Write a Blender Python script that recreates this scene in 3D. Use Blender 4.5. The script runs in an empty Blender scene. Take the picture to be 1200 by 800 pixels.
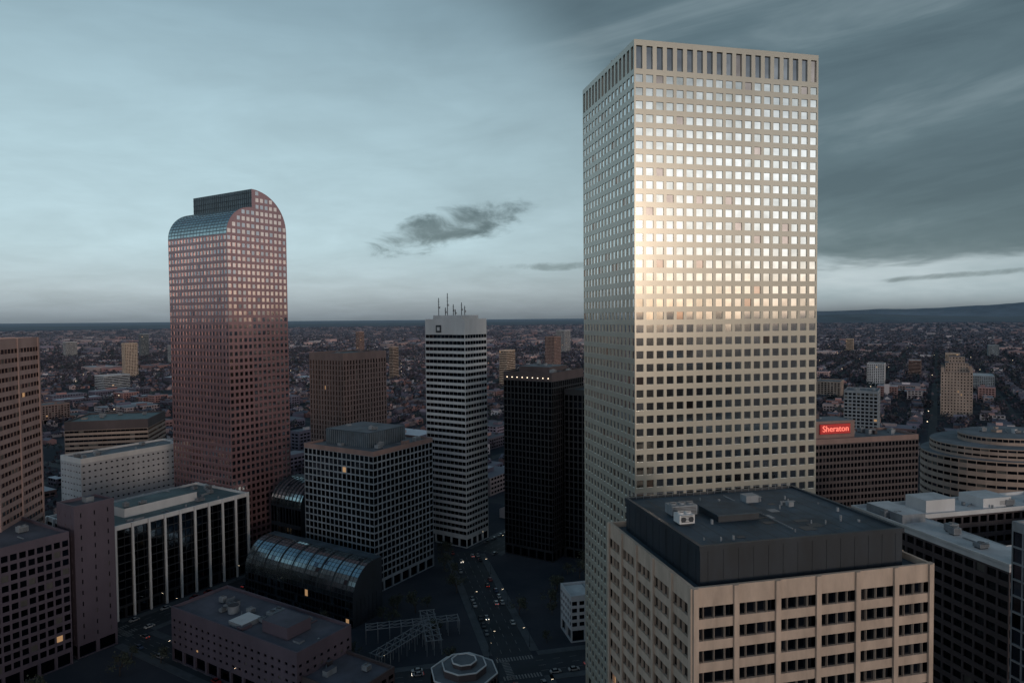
import bpy, math, random
import numpy as np
from mathutils import Vector, Matrix
random.seed(7)
rng = np.random.default_rng(7)
scene = bpy.context.scene
scene.view_settings.view_transform = 'Standard'
scene.view_settings.look = 'None'
scene.view_settings.exposure = 0
G1 = math.radians(13.0)
G2 = math.radians(58.0)
def axes(a): return (math.cos(a), math.sin(a)), (-math.sin(a), math.cos(a))

# ---------------------------------------------------------------- materials
def new_mat(name):
    m = bpy.data.materials.new(name); m.use_nodes = True
    return m, m.node_tree, m.node_tree.nodes['Principled BSDF']
def wall_mat(name, col, rough=0.6, var=0.25, scale=0.12, bump=0.0, metal=0.0, streak=True):
    m, nt, b = new_mat(name)
    tc = nt.nodes.new('ShaderNodeTexCoord')
    n1 = nt.nodes.new('ShaderNodeTexNoise'); n1.inputs['Scale'].default_value = scale; n1.inputs['Detail'].default_value = 5; n1.inputs['Roughness'].default_value = 0.65
    mp = nt.nodes.new('ShaderNodeMapping'); mp.inputs['Scale'].default_value = (1, 1, 0.3 if streak else 1)
    nt.links.new(tc.outputs['Object'], mp.inputs[0]); nt.links.new(mp.outputs[0], n1.inputs['Vector'])
    r = nt.nodes.new('ShaderNodeValToRGB')
    r.color_ramp.elements[0].position = 0.3; r.color_ramp.elements[1].position = 0.7
    r.color_ramp.elements[0].color = tuple(c * (1 - var) for c in col) + (1,)
    r.color_ramp.elements[1].color = tuple(min(1, c * (1 + var * 0.6)) for c in col) + (1,)
    nt.links.new(n1.outputs[0], r.inputs[0]); nt.links.new(r.outputs[0], b.inputs['Base Color'])
    b.inputs['Roughness'].default_value = rough; b.inputs['Metallic'].default_value = metal
    if bump:
        bp = nt.nodes.new('ShaderNodeBump'); bp.inputs['Strength'].default_value = bump; bp.inputs['Distance'].default_value = 0.05
        nt.links.new(n1.outputs[0], bp.inputs['Height']); nt.links.new(bp.outputs[0], b.inputs['Normal'])
    return m
def glass_mat(name, col, rough=0.05):
    m, nt, b = new_mat(name)
    tc = nt.nodes.new('ShaderNodeTexCoord')
    n = nt.nodes.new('ShaderNodeTexNoise'); n.inputs['Scale'].default_value = 0.3; n.inputs['Detail'].default_value = 1
    nt.links.new(tc.outputs['Object'], n.inputs['Vector'])
    r = nt.nodes.new('ShaderNodeValToRGB')
    r.color_ramp.elements[0].position = 0.35; r.color_ramp.elements[1].position = 0.65
    r.color_ramp.elements[0].color = tuple(c * 0.8 for c in col) + (1,)
    r.color_ramp.elements[1].color = tuple(c for c in col) + (1,)
    nt.links.new(n.outputs[0], r.inputs[0]); nt.links.new(r.outputs[0], b.inputs['Base Color'])
    b.inputs['Metallic'].default_value = 1; b.inputs['Roughness'].default_value = rough
    return m
def emit_mat(name, col, s):
    m, nt, b = new_mat(name)
    b.inputs['Base Color'].default_value = tuple(c * 0.3 for c in col) + (1,)
    b.inputs['Emission Color'].default_value = col + (1,); b.inputs['Emission Strength'].default_value = s
    m.cycles.emission_sampling = 'NONE'
    return m
def attr_haze_mat(name, rough=0.8):
    m, nt, b = new_mat(name)
    a = nt.nodes.new('ShaderNodeAttribute'); a.attribute_name = 'Col'
    tc = nt.nodes.new('ShaderNodeTexCoord')
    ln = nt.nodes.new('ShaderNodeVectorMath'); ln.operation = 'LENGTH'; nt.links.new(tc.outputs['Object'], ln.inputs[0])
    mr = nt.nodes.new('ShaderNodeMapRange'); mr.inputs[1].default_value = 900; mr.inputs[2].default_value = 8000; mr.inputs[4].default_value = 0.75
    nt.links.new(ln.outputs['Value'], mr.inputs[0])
    mx = nt.nodes.new('ShaderNodeMix'); mx.data_type = 'RGBA'; nt.links.new(mr.outputs[0], mx.inputs[0]); nt.links.new(a.outputs['Color'], mx.inputs[6]); mx.inputs[7].default_value = (.115, .145, .205, 1)  # aerial haze painted in: base colour shifts to blue with distance from origin
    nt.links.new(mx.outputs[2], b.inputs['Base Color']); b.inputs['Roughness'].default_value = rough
    return m

M = {}
M['granite_beige'] = wall_mat('granite_beige', (0.50, 0.475, 0.415), 0.25, 0.12, 0.05, 0, metal=0.26)
M['granite_pink'] = wall_mat('granite_pink', (0.285, 0.17, 0.185), 0.25, 0.18, 0.05, 0, metal=0.42)
M['precast_tan'] = wall_mat('precast_tan', (0.50, 0.385, 0.315), 0.7, 0.25, 0.35, 0.1)
M['precast_brown'] = wall_mat('precast_brown', (0.23, 0.155, 0.145), 0.75, 0.25, 0.1)
M['band_brown'] = wall_mat('band_brown', (0.36, 0.25, 0.235), 0.7, 0.2, 0.1)
M['brown_dark'] = wall_mat('brown_dark', (0.07, 0.054, 0.06), 0.7, 0.25, 0.1)
M['purple_brown'] = wall_mat('purple_brown', (0.10, 0.078, 0.105), 0.7, 0.2, 0.1)
M['concrete_white'] = wall_mat('concrete_white', (0.44, 0.445, 0.48), 0.7, 0.2, 0.1)
M['concrete_grey'] = wall_mat('concrete_grey', (0.22, 0.25, 0.29), 0.75, 0.25, 0.1)
M['white_panel'] = wall_mat('white_panel', (0.60, 0.60, 0.62), 0.6, 0.15, 0.1)
M['black_panel'] = wall_mat('black_panel', (0.016, 0.018, 0.024), 0.5, 0.3, 0.1)
M['stone_buff'] = wall_mat('stone_buff', (0.34, 0.26, 0.225), 0.8, 0.25, 0.1)
M['roof_dark'] = wall_mat('roof_dark', (0.045, 0.072, 0.10), 0.7, 0.6, 0.12, 0.2, streak=False)
M['roof_green'] = wall_mat('roof_green', (0.11, 0.165, 0.18), 0.8, 0.35, 0.1, 0, streak=False)
M['roof_grey'] = wall_mat('roof_grey', (0.145, 0.16, 0.185), 0.85, 0.4, 0.1, 0, streak=False)
M['roof_mauve'] = wall_mat('roof_mauve', (0.10, 0.10, 0.13), 0.85, 0.35, 0.1, 0, streak=False)
M['roof_white'] = wall_mat('roof_white', (0.53, 0.54, 0.57), 0.8, 0.3, 0.1, 0, streak=False)
M['metal_grey'] = wall_mat('metal_grey', (0.21, 0.23, 0.26), 0.5, 0.3, 0.5)
M['metal_dark'] = wall_mat('metal_dark', (0.018, 0.026, 0.038), 0.5, 0.4, 0.2)
M['penthouse_metal'] = wall_mat('penthouse_metal', (0.10, 0.145, 0.18), 0.5, 0.3, 0.2)
M['glass_sky'] = glass_mat('glass_sky', (0.82, 0.84, 0.85), 0.07)
M['glass_sky_b'] = glass_mat('glass_sky_b', (0.70, 0.72, 0.72), 0.09)
M['glass_mid'] = glass_mat('glass_mid', (0.36, 0.37, 0.40), 0.06)
M['glass_mid_b'] = glass_mat('glass_mid_b', (0.18, 0.19, 0.22), 0.1)
M['glass_dark'] = glass_mat('glass_dark', (0.055, 0.07, 0.095), 0.08)
M['glass_dark_b'] = glass_mat('glass_dark_b', (0.022, 0.03, 0.045), 0.12)
M['glass_bronze'] = glass_mat('glass_bronze', (0.56, 0.47, 0.44), 0.07)
M['glass_teal'] = glass_mat('glass_teal', (0.42, 0.52, 0.55), 0.18)
M['blinds'] = wall_mat('blinds', (0.1, 0.095, 0.09), 0.3, 0.3, 0.4, 0)
M['lit'] = emit_mat('lit_window', (1.0, 0.58, 0.28), 0.32)
M['lamp'] = emit_mat('lamp_light', (1.0, 0.8, 0.55), 4.0)
M['red_sign'] = emit_mat('red_sign', (0.75, 0.03, 0.03), 0.25)
M['red_letter'] = emit_mat('red_letter', (1.0, 0.22, 0.16), 1.1)
M['asphalt'] = wall_mat('asphalt', (0.022, 0.029, 0.04), 0.8, 0.4, 0.08, 0, streak=False)
M['sidewalk'] = wall_mat('sidewalk', (0.07, 0.08, 0.095), 0.85, 0.35, 0.2, 0, streak=False)
M['paint'] = wall_mat('road_paint', (0.2, 0.2, 0.21), 0.7, 0.5, 0.6, 0)
M['houses'] = attr_haze_mat('house_walls'); M['foliage'] = attr_haze_mat('foliage', 0.9)
M['bark'] = wall_mat('bark', (0.06, 0.045, 0.04), 0.9, 0.3, 2)

# ---------------------------------------------------------------- mesh builder
class MB:
    def __init__(s): s.V = []; s.F = []; s.Mi = []; s.n = 0; s.NG = []
    def add(s, verts, faces, mi):
        verts = np.asarray(verts, float).reshape(-1, 3); faces = np.asarray(faces, int)
        s.V.append(verts); s.F.append(faces + s.n); s.Mi.append(np.broadcast_to(np.asarray(mi), (len(faces),)).copy()); s.n += len(verts)
    def quad(s, a, b, c, d, m): s.add([a, b, c, d], [[0, 1, 2, 3]], m)
    def box(s, x0, y0, z0, x1, y1, z1, m, mt=None):
        v = [(x0, y0, z0), (x1, y0, z0), (x1, y1, z0), (x0, y1, z0), (x0, y0, z1), (x1, y0, z1), (x1, y1, z1), (x0, y1, z1)]
        mt = m if mt is None else mt
        s.add(v, [[0, 1, 5, 4], [1, 2, 6, 5], [2, 3, 7, 6], [3, 0, 4, 7], [4, 5, 6, 7], [3, 2, 1, 0]], [m, m, m, m, mt, m])
    def ngon(s, pts, m):
        s.V.append(np.asarray(pts, float)); s.NG.append(([s.n + i for i in range(len(pts))], m)); s.n += len(pts)
    def cyl(s, cx, cy, z0, z1, r, n, m, mt=None, r1=None):
        r1 = r if r1 is None else r1
        a = [2 * math.pi * i / n for i in range(n)]
        v = [(cx + r * math.cos(t), cy + r * math.sin(t), z0) for t in a] + [(cx + r1 * math.cos(t), cy + r1 * math.sin(t), z1) for t in a]
        s.add(v, [[i, (i + 1) % n, n + (i + 1) % n, n + i] for i in range(n)], m)
        s.ngon([(cx + r1 * math.cos(t), cy + r1 * math.sin(t), z1) for t in a], m if mt is None else mt)
    def beam(s, a, b, w, m):
        a = Vector(a); b = Vector(b); d = (b - a).normalized()
        up = Vector((0, 0, 1)) if abs(d.z) < 0.9 else Vector((1, 0, 0))
        x = d.cross(up).normalized() * w / 2; y = d.cross(x).normalized() * w / 2
        v = [a - x - y, a + x - y, a + x + y, a - x + y, b - x - y, b + x - y, b + x + y, b - x + y]
        s.add([tuple(p) for p in v], [[0, 1, 5, 4], [1, 2, 6, 5], [2, 3, 7, 6], [3, 0, 4, 7], [4, 5, 6, 7], [3, 2, 1, 0]], m)
    def build(s, name, mats, loc=(0, 0, 0), rot=0.0, parent=None, col=None):
        V = np.concatenate(s.V)
        faces = []; mi = []
        for f, m_ in zip(s.F, s.Mi): faces.extend(f.tolist()); mi.extend(m_.tolist())
        for f, m_ in s.NG: faces.append(f); mi.append(m_)
        me = bpy.data.meshes.new(name); me.from_pydata(V.tolist(), [], faces)
        for m_ in mats: me.materials.append(m_)
        me.polygons.foreach_set('material_index', np.array(mi, dtype=np.int32))
        if col is not None:
            at = me.attributes.new('Col', 'FLOAT_COLOR', 'FACE'); at.data.foreach_set('color', np.asarray(col, dtype=np.float32).ravel())
        me.update()
        ob = bpy.data.objects.new(name, me); scene.collection.objects.link(ob)
        ob.location = loc; ob.rotation_euler = (0, 0, rot)
        if parent: ob.parent = parent
        return ob

def patch(mb, C, fx=(0.2, 0.8), fy=(0.25, 0.85), rec=0.3, wall=0, glass=(3, 4, 5, 6), gw=(0.7, 0.2, 0.09, 0.01), tilt=0.006):
    p00 = C[:-1, :-1].reshape(-1, 3); p10 = C[1:, :-1].reshape(-1, 3); p11 = C[1:, 1:].reshape(-1, 3); p01 = C[:-1, 1:].reshape(-1, 3)
    def bil(a, b): return (1 - a) * (1 - b) * p00 + a * (1 - b) * p10 + a * b * p11 + (1 - a) * b * p01
    n = np.cross(p10 - p00, p01 - p00); n /= np.linalg.norm(n, axis=1)[:, None] + 1e-9
    I = [bil(fx[0], fy[0]), bil(fx[1], fy[0]), bil(fx[1], fy[1]), bil(fx[0], fy[1])]
    N = len(n)
    W = np.linalg.norm(I[1] - I[0], axis=1); H = np.linalg.norm(I[3] - I[0], axis=1)
    tx = rng.normal(0, tilt, N) * W / 2; ty = rng.normal(0, tilt, N) * H / 2
    sg = [(-1, -1), (1, -1), (1, 1), (-1, 1)]
    Rr = [I[k] - n * (rec + sg[k][0] * tx + sg[k][1] * ty)[:, None] for k in range(4)]
    V = np.stack([p00, p10, p11, p01] + I + Rr, axis=1).reshape(-1, 3)
    fb = np.array([[0, 1, 5, 4], [1, 2, 6, 5], [2, 3, 7, 6], [3, 0, 4, 7], [4, 5, 9, 8], [5, 6, 10, 9], [6, 7, 11, 10], [7, 4, 8, 11], [8, 9, 10, 11]])
    F = (fb[None] + (np.arange(N) * 12)[:, None, None]).reshape(-1, 4)
    Mi = np.full((N, 9), wall); gw = np.array(gw) / sum(gw)
    Mi[:, 8] = rng.choice(glass, N, p=gw)
    mb.add(V, F, Mi.reshape(-1))
def facade(mb, p, q, z0, z1, cols, rows, **k):
    t = np.linspace(0, 1, cols + 1)[:, None]; z = np.linspace(z0, z1, rows + 1)[None, :]
    C = np.zeros((cols + 1, rows + 1, 3)); C[..., 0] = p[0] + (q[0] - p[0]) * t; C[..., 1] = p[1] + (q[1] - p[1]) * t; C[..., 2] = z
    patch(mb, C, **k)
def ring(mb, x0, y0, x1, y1, z0, z1, m):
    mb.quad((x0, y0, z0), (x1, y0, z0), (x1, y0, z1), (x0, y0, z1), m)
    mb.quad((x1, y0, z0), (x1, y1, z0), (x1, y1, z1), (x1, y0, z1), m)
    mb.quad((x1, y1, z0), (x0, y1, z0), (x0, y1, z1), (x1, y1, z1), m)
    mb.quad((x0, y1, z0), (x0, y0, z0), (x0, y0, z1), (x0, y1, z1), m)
def roof(mb, W, L, H, par=1.2, th=0.6, rf=1, cap=2):
    h = H - par
    mb.quad((th, th, h), (W - th, th, h), (W - th, L - th, h), (th, L - th, h), rf)
    mb.quad((0, 0, H), (W, 0, H), (W - th, th, H), (th, th, H), cap); mb.quad((W, 0, H), (W, L, H), (W - th, L - th, H), (W - th, th, H), cap)
    mb.quad((W, L, H), (0, L, H), (th, L - th, H), (W - th, L - th, H), cap); mb.quad((0, L, H), (0, 0, H), (th, th, H), (th, L - th, H), cap)
    for a, b in (((th, th), (W - th, th)), ((W - th, th), (W - th, L - th)), ((W - th, L - th), (th, L - th)), ((th, L - th), (th, th))):
        mb.quad((b[0], b[1], h), (a[0], a[1], h), (a[0], a[1], H), (b[0], b[1], H), cap)
def hvac(mb, x, y, z, w=5, l=3, h=2.2, body=7, dark=8, fans=2):
    mb.box(x, y, z + 0.4, x + w, y + l, z + 0.4 + h, body)
    mb.box(x + 0.3, y + 0.3, z, x + w - 0.3, y + l - 0.3, z + 0.4, dark)
    for k in range(5):
        mb.box(x + 0.3, y - 0.05, z + 0.7 + k * 0.3, x + w - 0.3, y, z + 0.8 + k * 0.3, dark)
    for i in range(fans):
        cx = x + w * (i + 0.5) / fans; r = min(w / fans, l) * 0.38
        mb.cyl(cx, y + l / 2, z + 0.4 + h, z + 0.75 + h, r, 14, body, dark)
        mb.beam((cx - r, y + l / 2, z + 0.8 + h), (cx + r, y + l / 2, z + 0.8 + h), 0.12, body)
def clutter(mb, x0, y0, x1, y1, z, n, rs, big=1.0):
    for i in range(n):
        k = rs.random(); x = rs.uniform(x0, x1 - 4); y = rs.uniform(y0, y1 - 4)
        if k < 0.35: hvac(mb, x, y, z, rs.uniform(2, 4.5) * big, rs.uniform(1.8, 3) * big, rs.uniform(1, 2.2), fans=rs.choice([1, 2]))
        elif k < 0.6: mb.box(x, y, z, x + rs.uniform(1, 5) * big, y + rs.uniform(1, 4) * big, z + rs.uniform(0.6, 2.6), rs.choice([2, 7, 7, 0]), 1)
        elif k < 0.8: mb.cyl(x, y, z, z + rs.uniform(0.6, 1.6), rs.uniform(0.25, 0.7), 10, 7)
        else: mb.beam((x, y, z + 0.35), (x + rs.uniform(3, 9) * rs.choice([0, 1]), y + rs.uniform(3, 7), z + 0.35), 0.35, 7)
FOOT = []
def block(name, A, ang, W, L, H, cw, cl, rows, fx=(0.15, 0.85), fy=(0.25, 0.85), wall='precast_brown', rf='roof_grey', trim=None,
          glass=('glass_dark', 'glass_dark_b', 'blinds'), gw=(0.6, 0.3, 0.098, 0.002), rec=0.3, z0=6, top=2.0, par=1.2, piers=0, pierw=0.8, pierd=0.4,
          nclut=8, pent=None, extra=None, tilt=0.006, pier_mat=2, pm='metal_dark'):
    FOOT.append((A[0], A[1], ang, W, L))
    mb = MB(); rs = random.Random(int(A[0] * 7 + A[1]))
    mats = [M[wall], M[rf], M[trim or wall], M[glass[0]], M[glass[1]], M[glass[2]], M['lit'], M['metal_grey'], M[pm], M['white_panel'], M['lamp']]
    zt = H - top
    c4 = [((0, 0), (W, 0), cw), ((W, 0), (W, L), cl), ((W, L), (0, L), cw), ((0, L), (0, 0), cl)]
    for p, q, c in c4:
        facade(mb, p, q, z0, zt, c, rows, fx=fx, fy=fy, rec=rec, gw=gw, tilt=tilt)
        facade(mb, p, q, 0, z0, max(2, c // 2), 1, fx=(0.08, 0.92), fy=(0.05, 0.85), rec=0.8, gw=gw)
        if piers:
            d = Vector((q[0] - p[0], q[1] - p[1])); ln = d.length; d /= ln; n = Vector((d.y, -d.x))
            k = max(1, round(piers * ln / W))
            for i in range(k + 1):
                s0 = min(max(ln * i / k - pierw / 2, 0), ln - pierw)
                a = Vector(p) + d * s0; b = a + d * pierw; a2 = a + n * pierd; b2 = b + n * pierd
                mb.quad((a2.x, a2.y, 0), (b2.x, b2.y, 0), (b2.x, b2.y, H - 0.02), (a2.x, a2.y, H - 0.02), pier_mat)
                mb.quad((a.x, a.y, 0), (a2.x, a2.y, 0), (a2.x, a2.y, H - 0.02), (a.x, a.y, H - 0.02), pier_mat)
                mb.quad((b2.x, b2.y, 0), (b.x, b.y, 0), (b.x, b.y, H - 0.02), (b2.x, b2.y, H - 0.02), pier_mat)
                mb.quad((a2.x, a2.y, H - 0.02), (b2.x, b2.y, H - 0.02), (b.x, b.y, H - 0.02), (a.x, a.y, H - 0.02), pier_mat)
    ring(mb, 0, 0, W, L, zt, H, 2)
    roof(mb, W, L, H, par)
    if pent:
        for (x0, y0, x1, y1, h, m_) in pent:
            mb.box(x0, y0, H - par, x1, y1, H + h, m_, 1)
            clutter(mb, x0 + 1, y0 + 1, x1 - 1, y1 - 1, H + h, 3, rs, 0.8)
    if nclut: clutter(mb, 1.5, 1.5, W - 1.5, L - 1.5, H - par, nclut, rs)
    if extra: extra(mb, rs)
    return mb.build(name, mats, (A[0], A[1], 0), ang)

# ---------------------------------------------------------------- landmark towers
def republic():
    mb = MB(); W, L, H = 61.0, 45.5, 218.0
    FOOT.append((36, 200, G1, W, L))
    mats = [M['granite_beige'], M['roof_grey'], M['granite_beige'], M['glass_sky'], M['glass_sky_b'], M['blinds'], M['lit'], M['metal_grey'], M['metal_dark'], M['glass_mid'], M['glass_bronze']]
    for p, q, c in [((0, 0), (W, 0), 19), ((W, 0), (W, L), 15), ((W, L), (0, L), 19), ((0, L), (0, 0), 15)]:
        facade(mb, p, q, 10, 208.9, c, 52, fx=(0.15, 0.85), fy=(0.21, 0.80), rec=0.24, glass=(3, 4, 10), gw=(0.70, 0.26, 0.04), tilt=0.003)
        facade(mb, p, q, 208.9, 217, c, 1, fx=(0.2, 0.8), fy=(0.10, 0.92), rec=0.5, glass=(9, 10), gw=(0.85, 0.15))
        facade(mb, p, q, 0, 10, c // 2, 1, fx=(0.1, 0.9), fy=(0, 0.9), rec=1.5, glass=(9,), gw=(1,))
    ring(mb, 0, 0, W, L, 217, H, 0); roof(mb, W, L, H, 2.0)
    mb.box(14, 12, H - 2, 46, 38, H - 0.4, 0, 1)
    for i in range(13):
        x = 2 + i * 4.5; mb.beam((x, 0.9, H - 2), (x, 0.9, H + 0.5), 0.08, 7)
    mb.beam((2, 43, H), (2, 43, H + 1.6), 0.3, 7); mb.beam((1, 20, H - 1), (1, 20, H + 1.2), 0.5, 7)
    mb.build('granite_skyscraper', mats, (36, 200, 0), G1)
republic()

def cash_register():
    W, L = 41.0, 55.5
    FOOT.append((-157.7, 380, G2, W, L))
    E1, T1, T2, E2, S = 186.0, 202.5, 213.0, 190.0, 17.0
    mb = MB()
    mats = [M['granite_pink'], M['roof_dark'], M['penthouse_metal'], M['glass_mid'], M['glass_bronze'], M['glass_mid_b'], M['lit'], M['metal_grey'], M['glass_teal']]
    g = dict(fx=(0.18, 0.82), fy=(0.2, 0.78), rec=0.22, glass=(3, 4, 5, 6), gw=(0.3, 0.65, 0.049, 0.001), tilt=0.003)
    def top(x):
        if x <= S: return E1 + (T1 - E1) * math.sqrt(max(0, 1 - ((S - x) / S) ** 2))
        return E2 + (T2 - E2) * math.sqrt(max(0, 1 - ((x - S) / (W - S)) ** 2))
    z0 = 6; rh = (E1 - z0) / 47
    for p, q, c, zz, rr in [((0, 0), (W, 0), 13, E1, 47), ((W, L), (0, L), 13, E1, 47), ((0, L), (0, 0), 18, E1, 47), ((W, 0), (W, L), 18, E2, 48)]:
        facade(mb, p, q, z0, zz, c, rr, **g)
        facade(mb, p, q, 0, z0, c // 2, 1, fx=(0.08, 0.92), fy=(0, 0.9), rec=1, glass=(3,), gw=(1,))
    xs = [S - S * math.cos(t) for t in np.linspace(0, math.pi / 2, 14)] ; xr = [S + (W - S) * math.sin(t) for t in np.linspace(0, math.pi / 2, 16)]
    prof = [(x, top(x)) for x in xs[:-1]] + [(S, T1)]
    profr = [(S, T2)] + [(x, E2 + (T2 - E2) * math.sqrt(max(0, 1 - ((x - S) / (W - S)) ** 2))) for x in xr[1:-1]] + [(W, E2)]
    poly = prof + profr + [(W, E1)]
    for y, sgn in ((0, 1), (L, -1)):
        pts = [(x, y, z) for x, z in poly]
        mb.ngon(pts[::-1] if sgn > 0 else pts, 0)
        cwid = W / 13
        for i in range(13):
            for j in range(8):
                xa, xb = cwid * (i + 0.18), cwid * (i + 0.82); za = E1 + rh * (j + 0.2); zb = E1 + rh * (j + 0.78)
                lim = min(top(xa), top(xb)) - 0.5
                if xa < S < xb: lim = T1 - 0.5
                if zb < lim:
                    yy = y - 0.06 * sgn
                    q = [(xa, yy, za), (xb, yy, za), (xb, yy, zb), (xa, yy, zb)]
                    mb.quad(*(q if sgn > 0 else q[::-1]), random.choice([3, 4, 4, 4]))
    def barrel(pr, n):
        C = np.zeros((n + 1, len(pr), 3))
        for i in range(n + 1):
            for j, (x, z) in enumerate(pr): C[i, j] = (x, L * (1 - i / n), z)
        patch(mb, C, fx=(0.03, 0.97), fy=(0.14, 0.86), rec=0.1, wall=2, glass=(8, 3), gw=(0.97, 0.03), tilt=0.002)
    barrel(prof, 18)
    prr = profr[::-1]
    C = np.zeros((19, len(prr), 3))
    for i in range(19):
        for j, (x, z) in enumerate(prr): C[i, j] = (x, L * i / 18, z)
    patch(mb, C, fx=(0.03, 0.97), fy=(0.14, 0.86), rec=0.1, wall=2, glass=(8, 3), gw=(0.97, 0.03), tilt=0.002)
    mb.quad((S, L, T1), (S, 0, T1), (S, 0, T2), (S, L, T2), 2)
    for k in range(30):
        y = L * (k + .5) / 30; mb.box(S - 0.25, y - .08, T1 + .3, S - 0.02, y + .08, T2 - 0.4, 1)
    for k in range(3):
        z = T1 + 2.4 + k * 3; mb.box(S - 0.35, 0.2, z, S - 0.26, L - 0.2, z + 0.2, 1)
    mb.build('curved_top_skyscraper', mats, (-157.7, 380, 0), G2)
cash_register()

def striped():
    def ex(mb, rs):
        H = 137.5
        mb.box(3, 4, H - 1, 20, 26, H + 2.2, 9, 1)
        for (x, y, h) in ((6, 24, 13), (9, 15, 9), (11, 21, 16), (14, 10, 8), (8, 8, 10), (15, 18, 6), (5, 18, 7)):
            mb.beam((x, y, H), (x, y, H + h), 0.32, 8)
            for k in range(3): mb.beam((x - 0.9, y, H + h * (0.55 + 0.14 * k)), (x + 0.9, y, H + h * (0.55 + 0.14 * k)), 0.18, 7)
            mb.cyl(x + 0.8, y, H + h * 0.5, H + h * 0.5 + 1.2, 0.5, 8, 9)
        mb.box(-0.35, 17.5, 129.3, -0.05, 21.5, 133.8, 8)
        mb.box(-0.5, 18.5, 130.4, -0.36, 20.5, 132.6, 9)
    block('striped_office_tower', (-28, 405), G2, 23, 30, 137.5, 8, 10, 32, fx=(0.0, 1.0), fy=(0.45, 1.0), wall='white_panel', rf='roof_dark', trim='white_panel',
          glass=('glass_dark', 'glass_dark_b', 'glass_dark_b'), gw=(0.6, 0.25, 0.149, 0.001), rec=0.35, top=9.5, extra=ex, nclut=0)
striped()
def gex(mb, rs):
    for i in range(20):
        x = 10.6 + i * 1.42; mb.box(x, 11.85, 71, x + .14, 12, 78.6, 7)
    for i in range(22):
        y = 12.6 + i * 1.45; mb.box(9.85, y, 71, 10, y + .14, 78.6, 7)
block('gridded_office_building', (-69.5, 337), G2, 47, 50, 72, 15, 16, 18, fx=(0.08, 0.92), fy=(0.17, 0.95), wall='concrete_grey', rf='roof_grey', trim='precast_brown',
      glass=('glass_dark', 'glass_dark_b', 'glass_dark_b'), gw=(0.6, 0.3, 0.098, 0.002), top=2.5, nclut=14, pent=[(10, 12, 38, 44, 7, 8)], pm='roof_dark', extra=gex)
block('brown_office_tower', (-124, 500), G2, 46, 36, 113, 15, 12, 27, fx=(0.25, 0.75), fy=(0.0, 0.8), wall='precast_brown', trim='precast_brown', rf='roof_dark', top=5, rec=0.7)
def bex(mb, rs):
    for k in range(9):
        mb.box(-0.4, 2 + k * 3.4, 103.6, -0.05, 2.35 + k * 3.4, 103.95, 10)
block('black_glass_tower', (22, 380), G2, 40, 32, 107, 16, 13, 26, fx=(0.12, 0.88), fy=(0.08, 0.92), wall='black_panel', rf='roof_grey', trim='brown_dark', top=5,
      glass=('glass_dark_b', 'glass_dark_b', 'glass_dark'), gw=(0.7, 0.2, 0.1, 0.0), nclut=10, pent=[(8, 6, 30, 26, 2.5, 2)], extra=bex)
block('black_slab_building', (44, 380), G2, 60, 17, 97, 20, 6, 23, fx=(0.12, 0.88), fy=(0.08, 0.92), wall='black_panel', rf='roof_dark', trim='black_panel', top=3,
      glass=('glass_dark_b', 'glass_dark_b', 'glass_dark'), gw=(0.7, 0.2, 0.1, 0.0))

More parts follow.
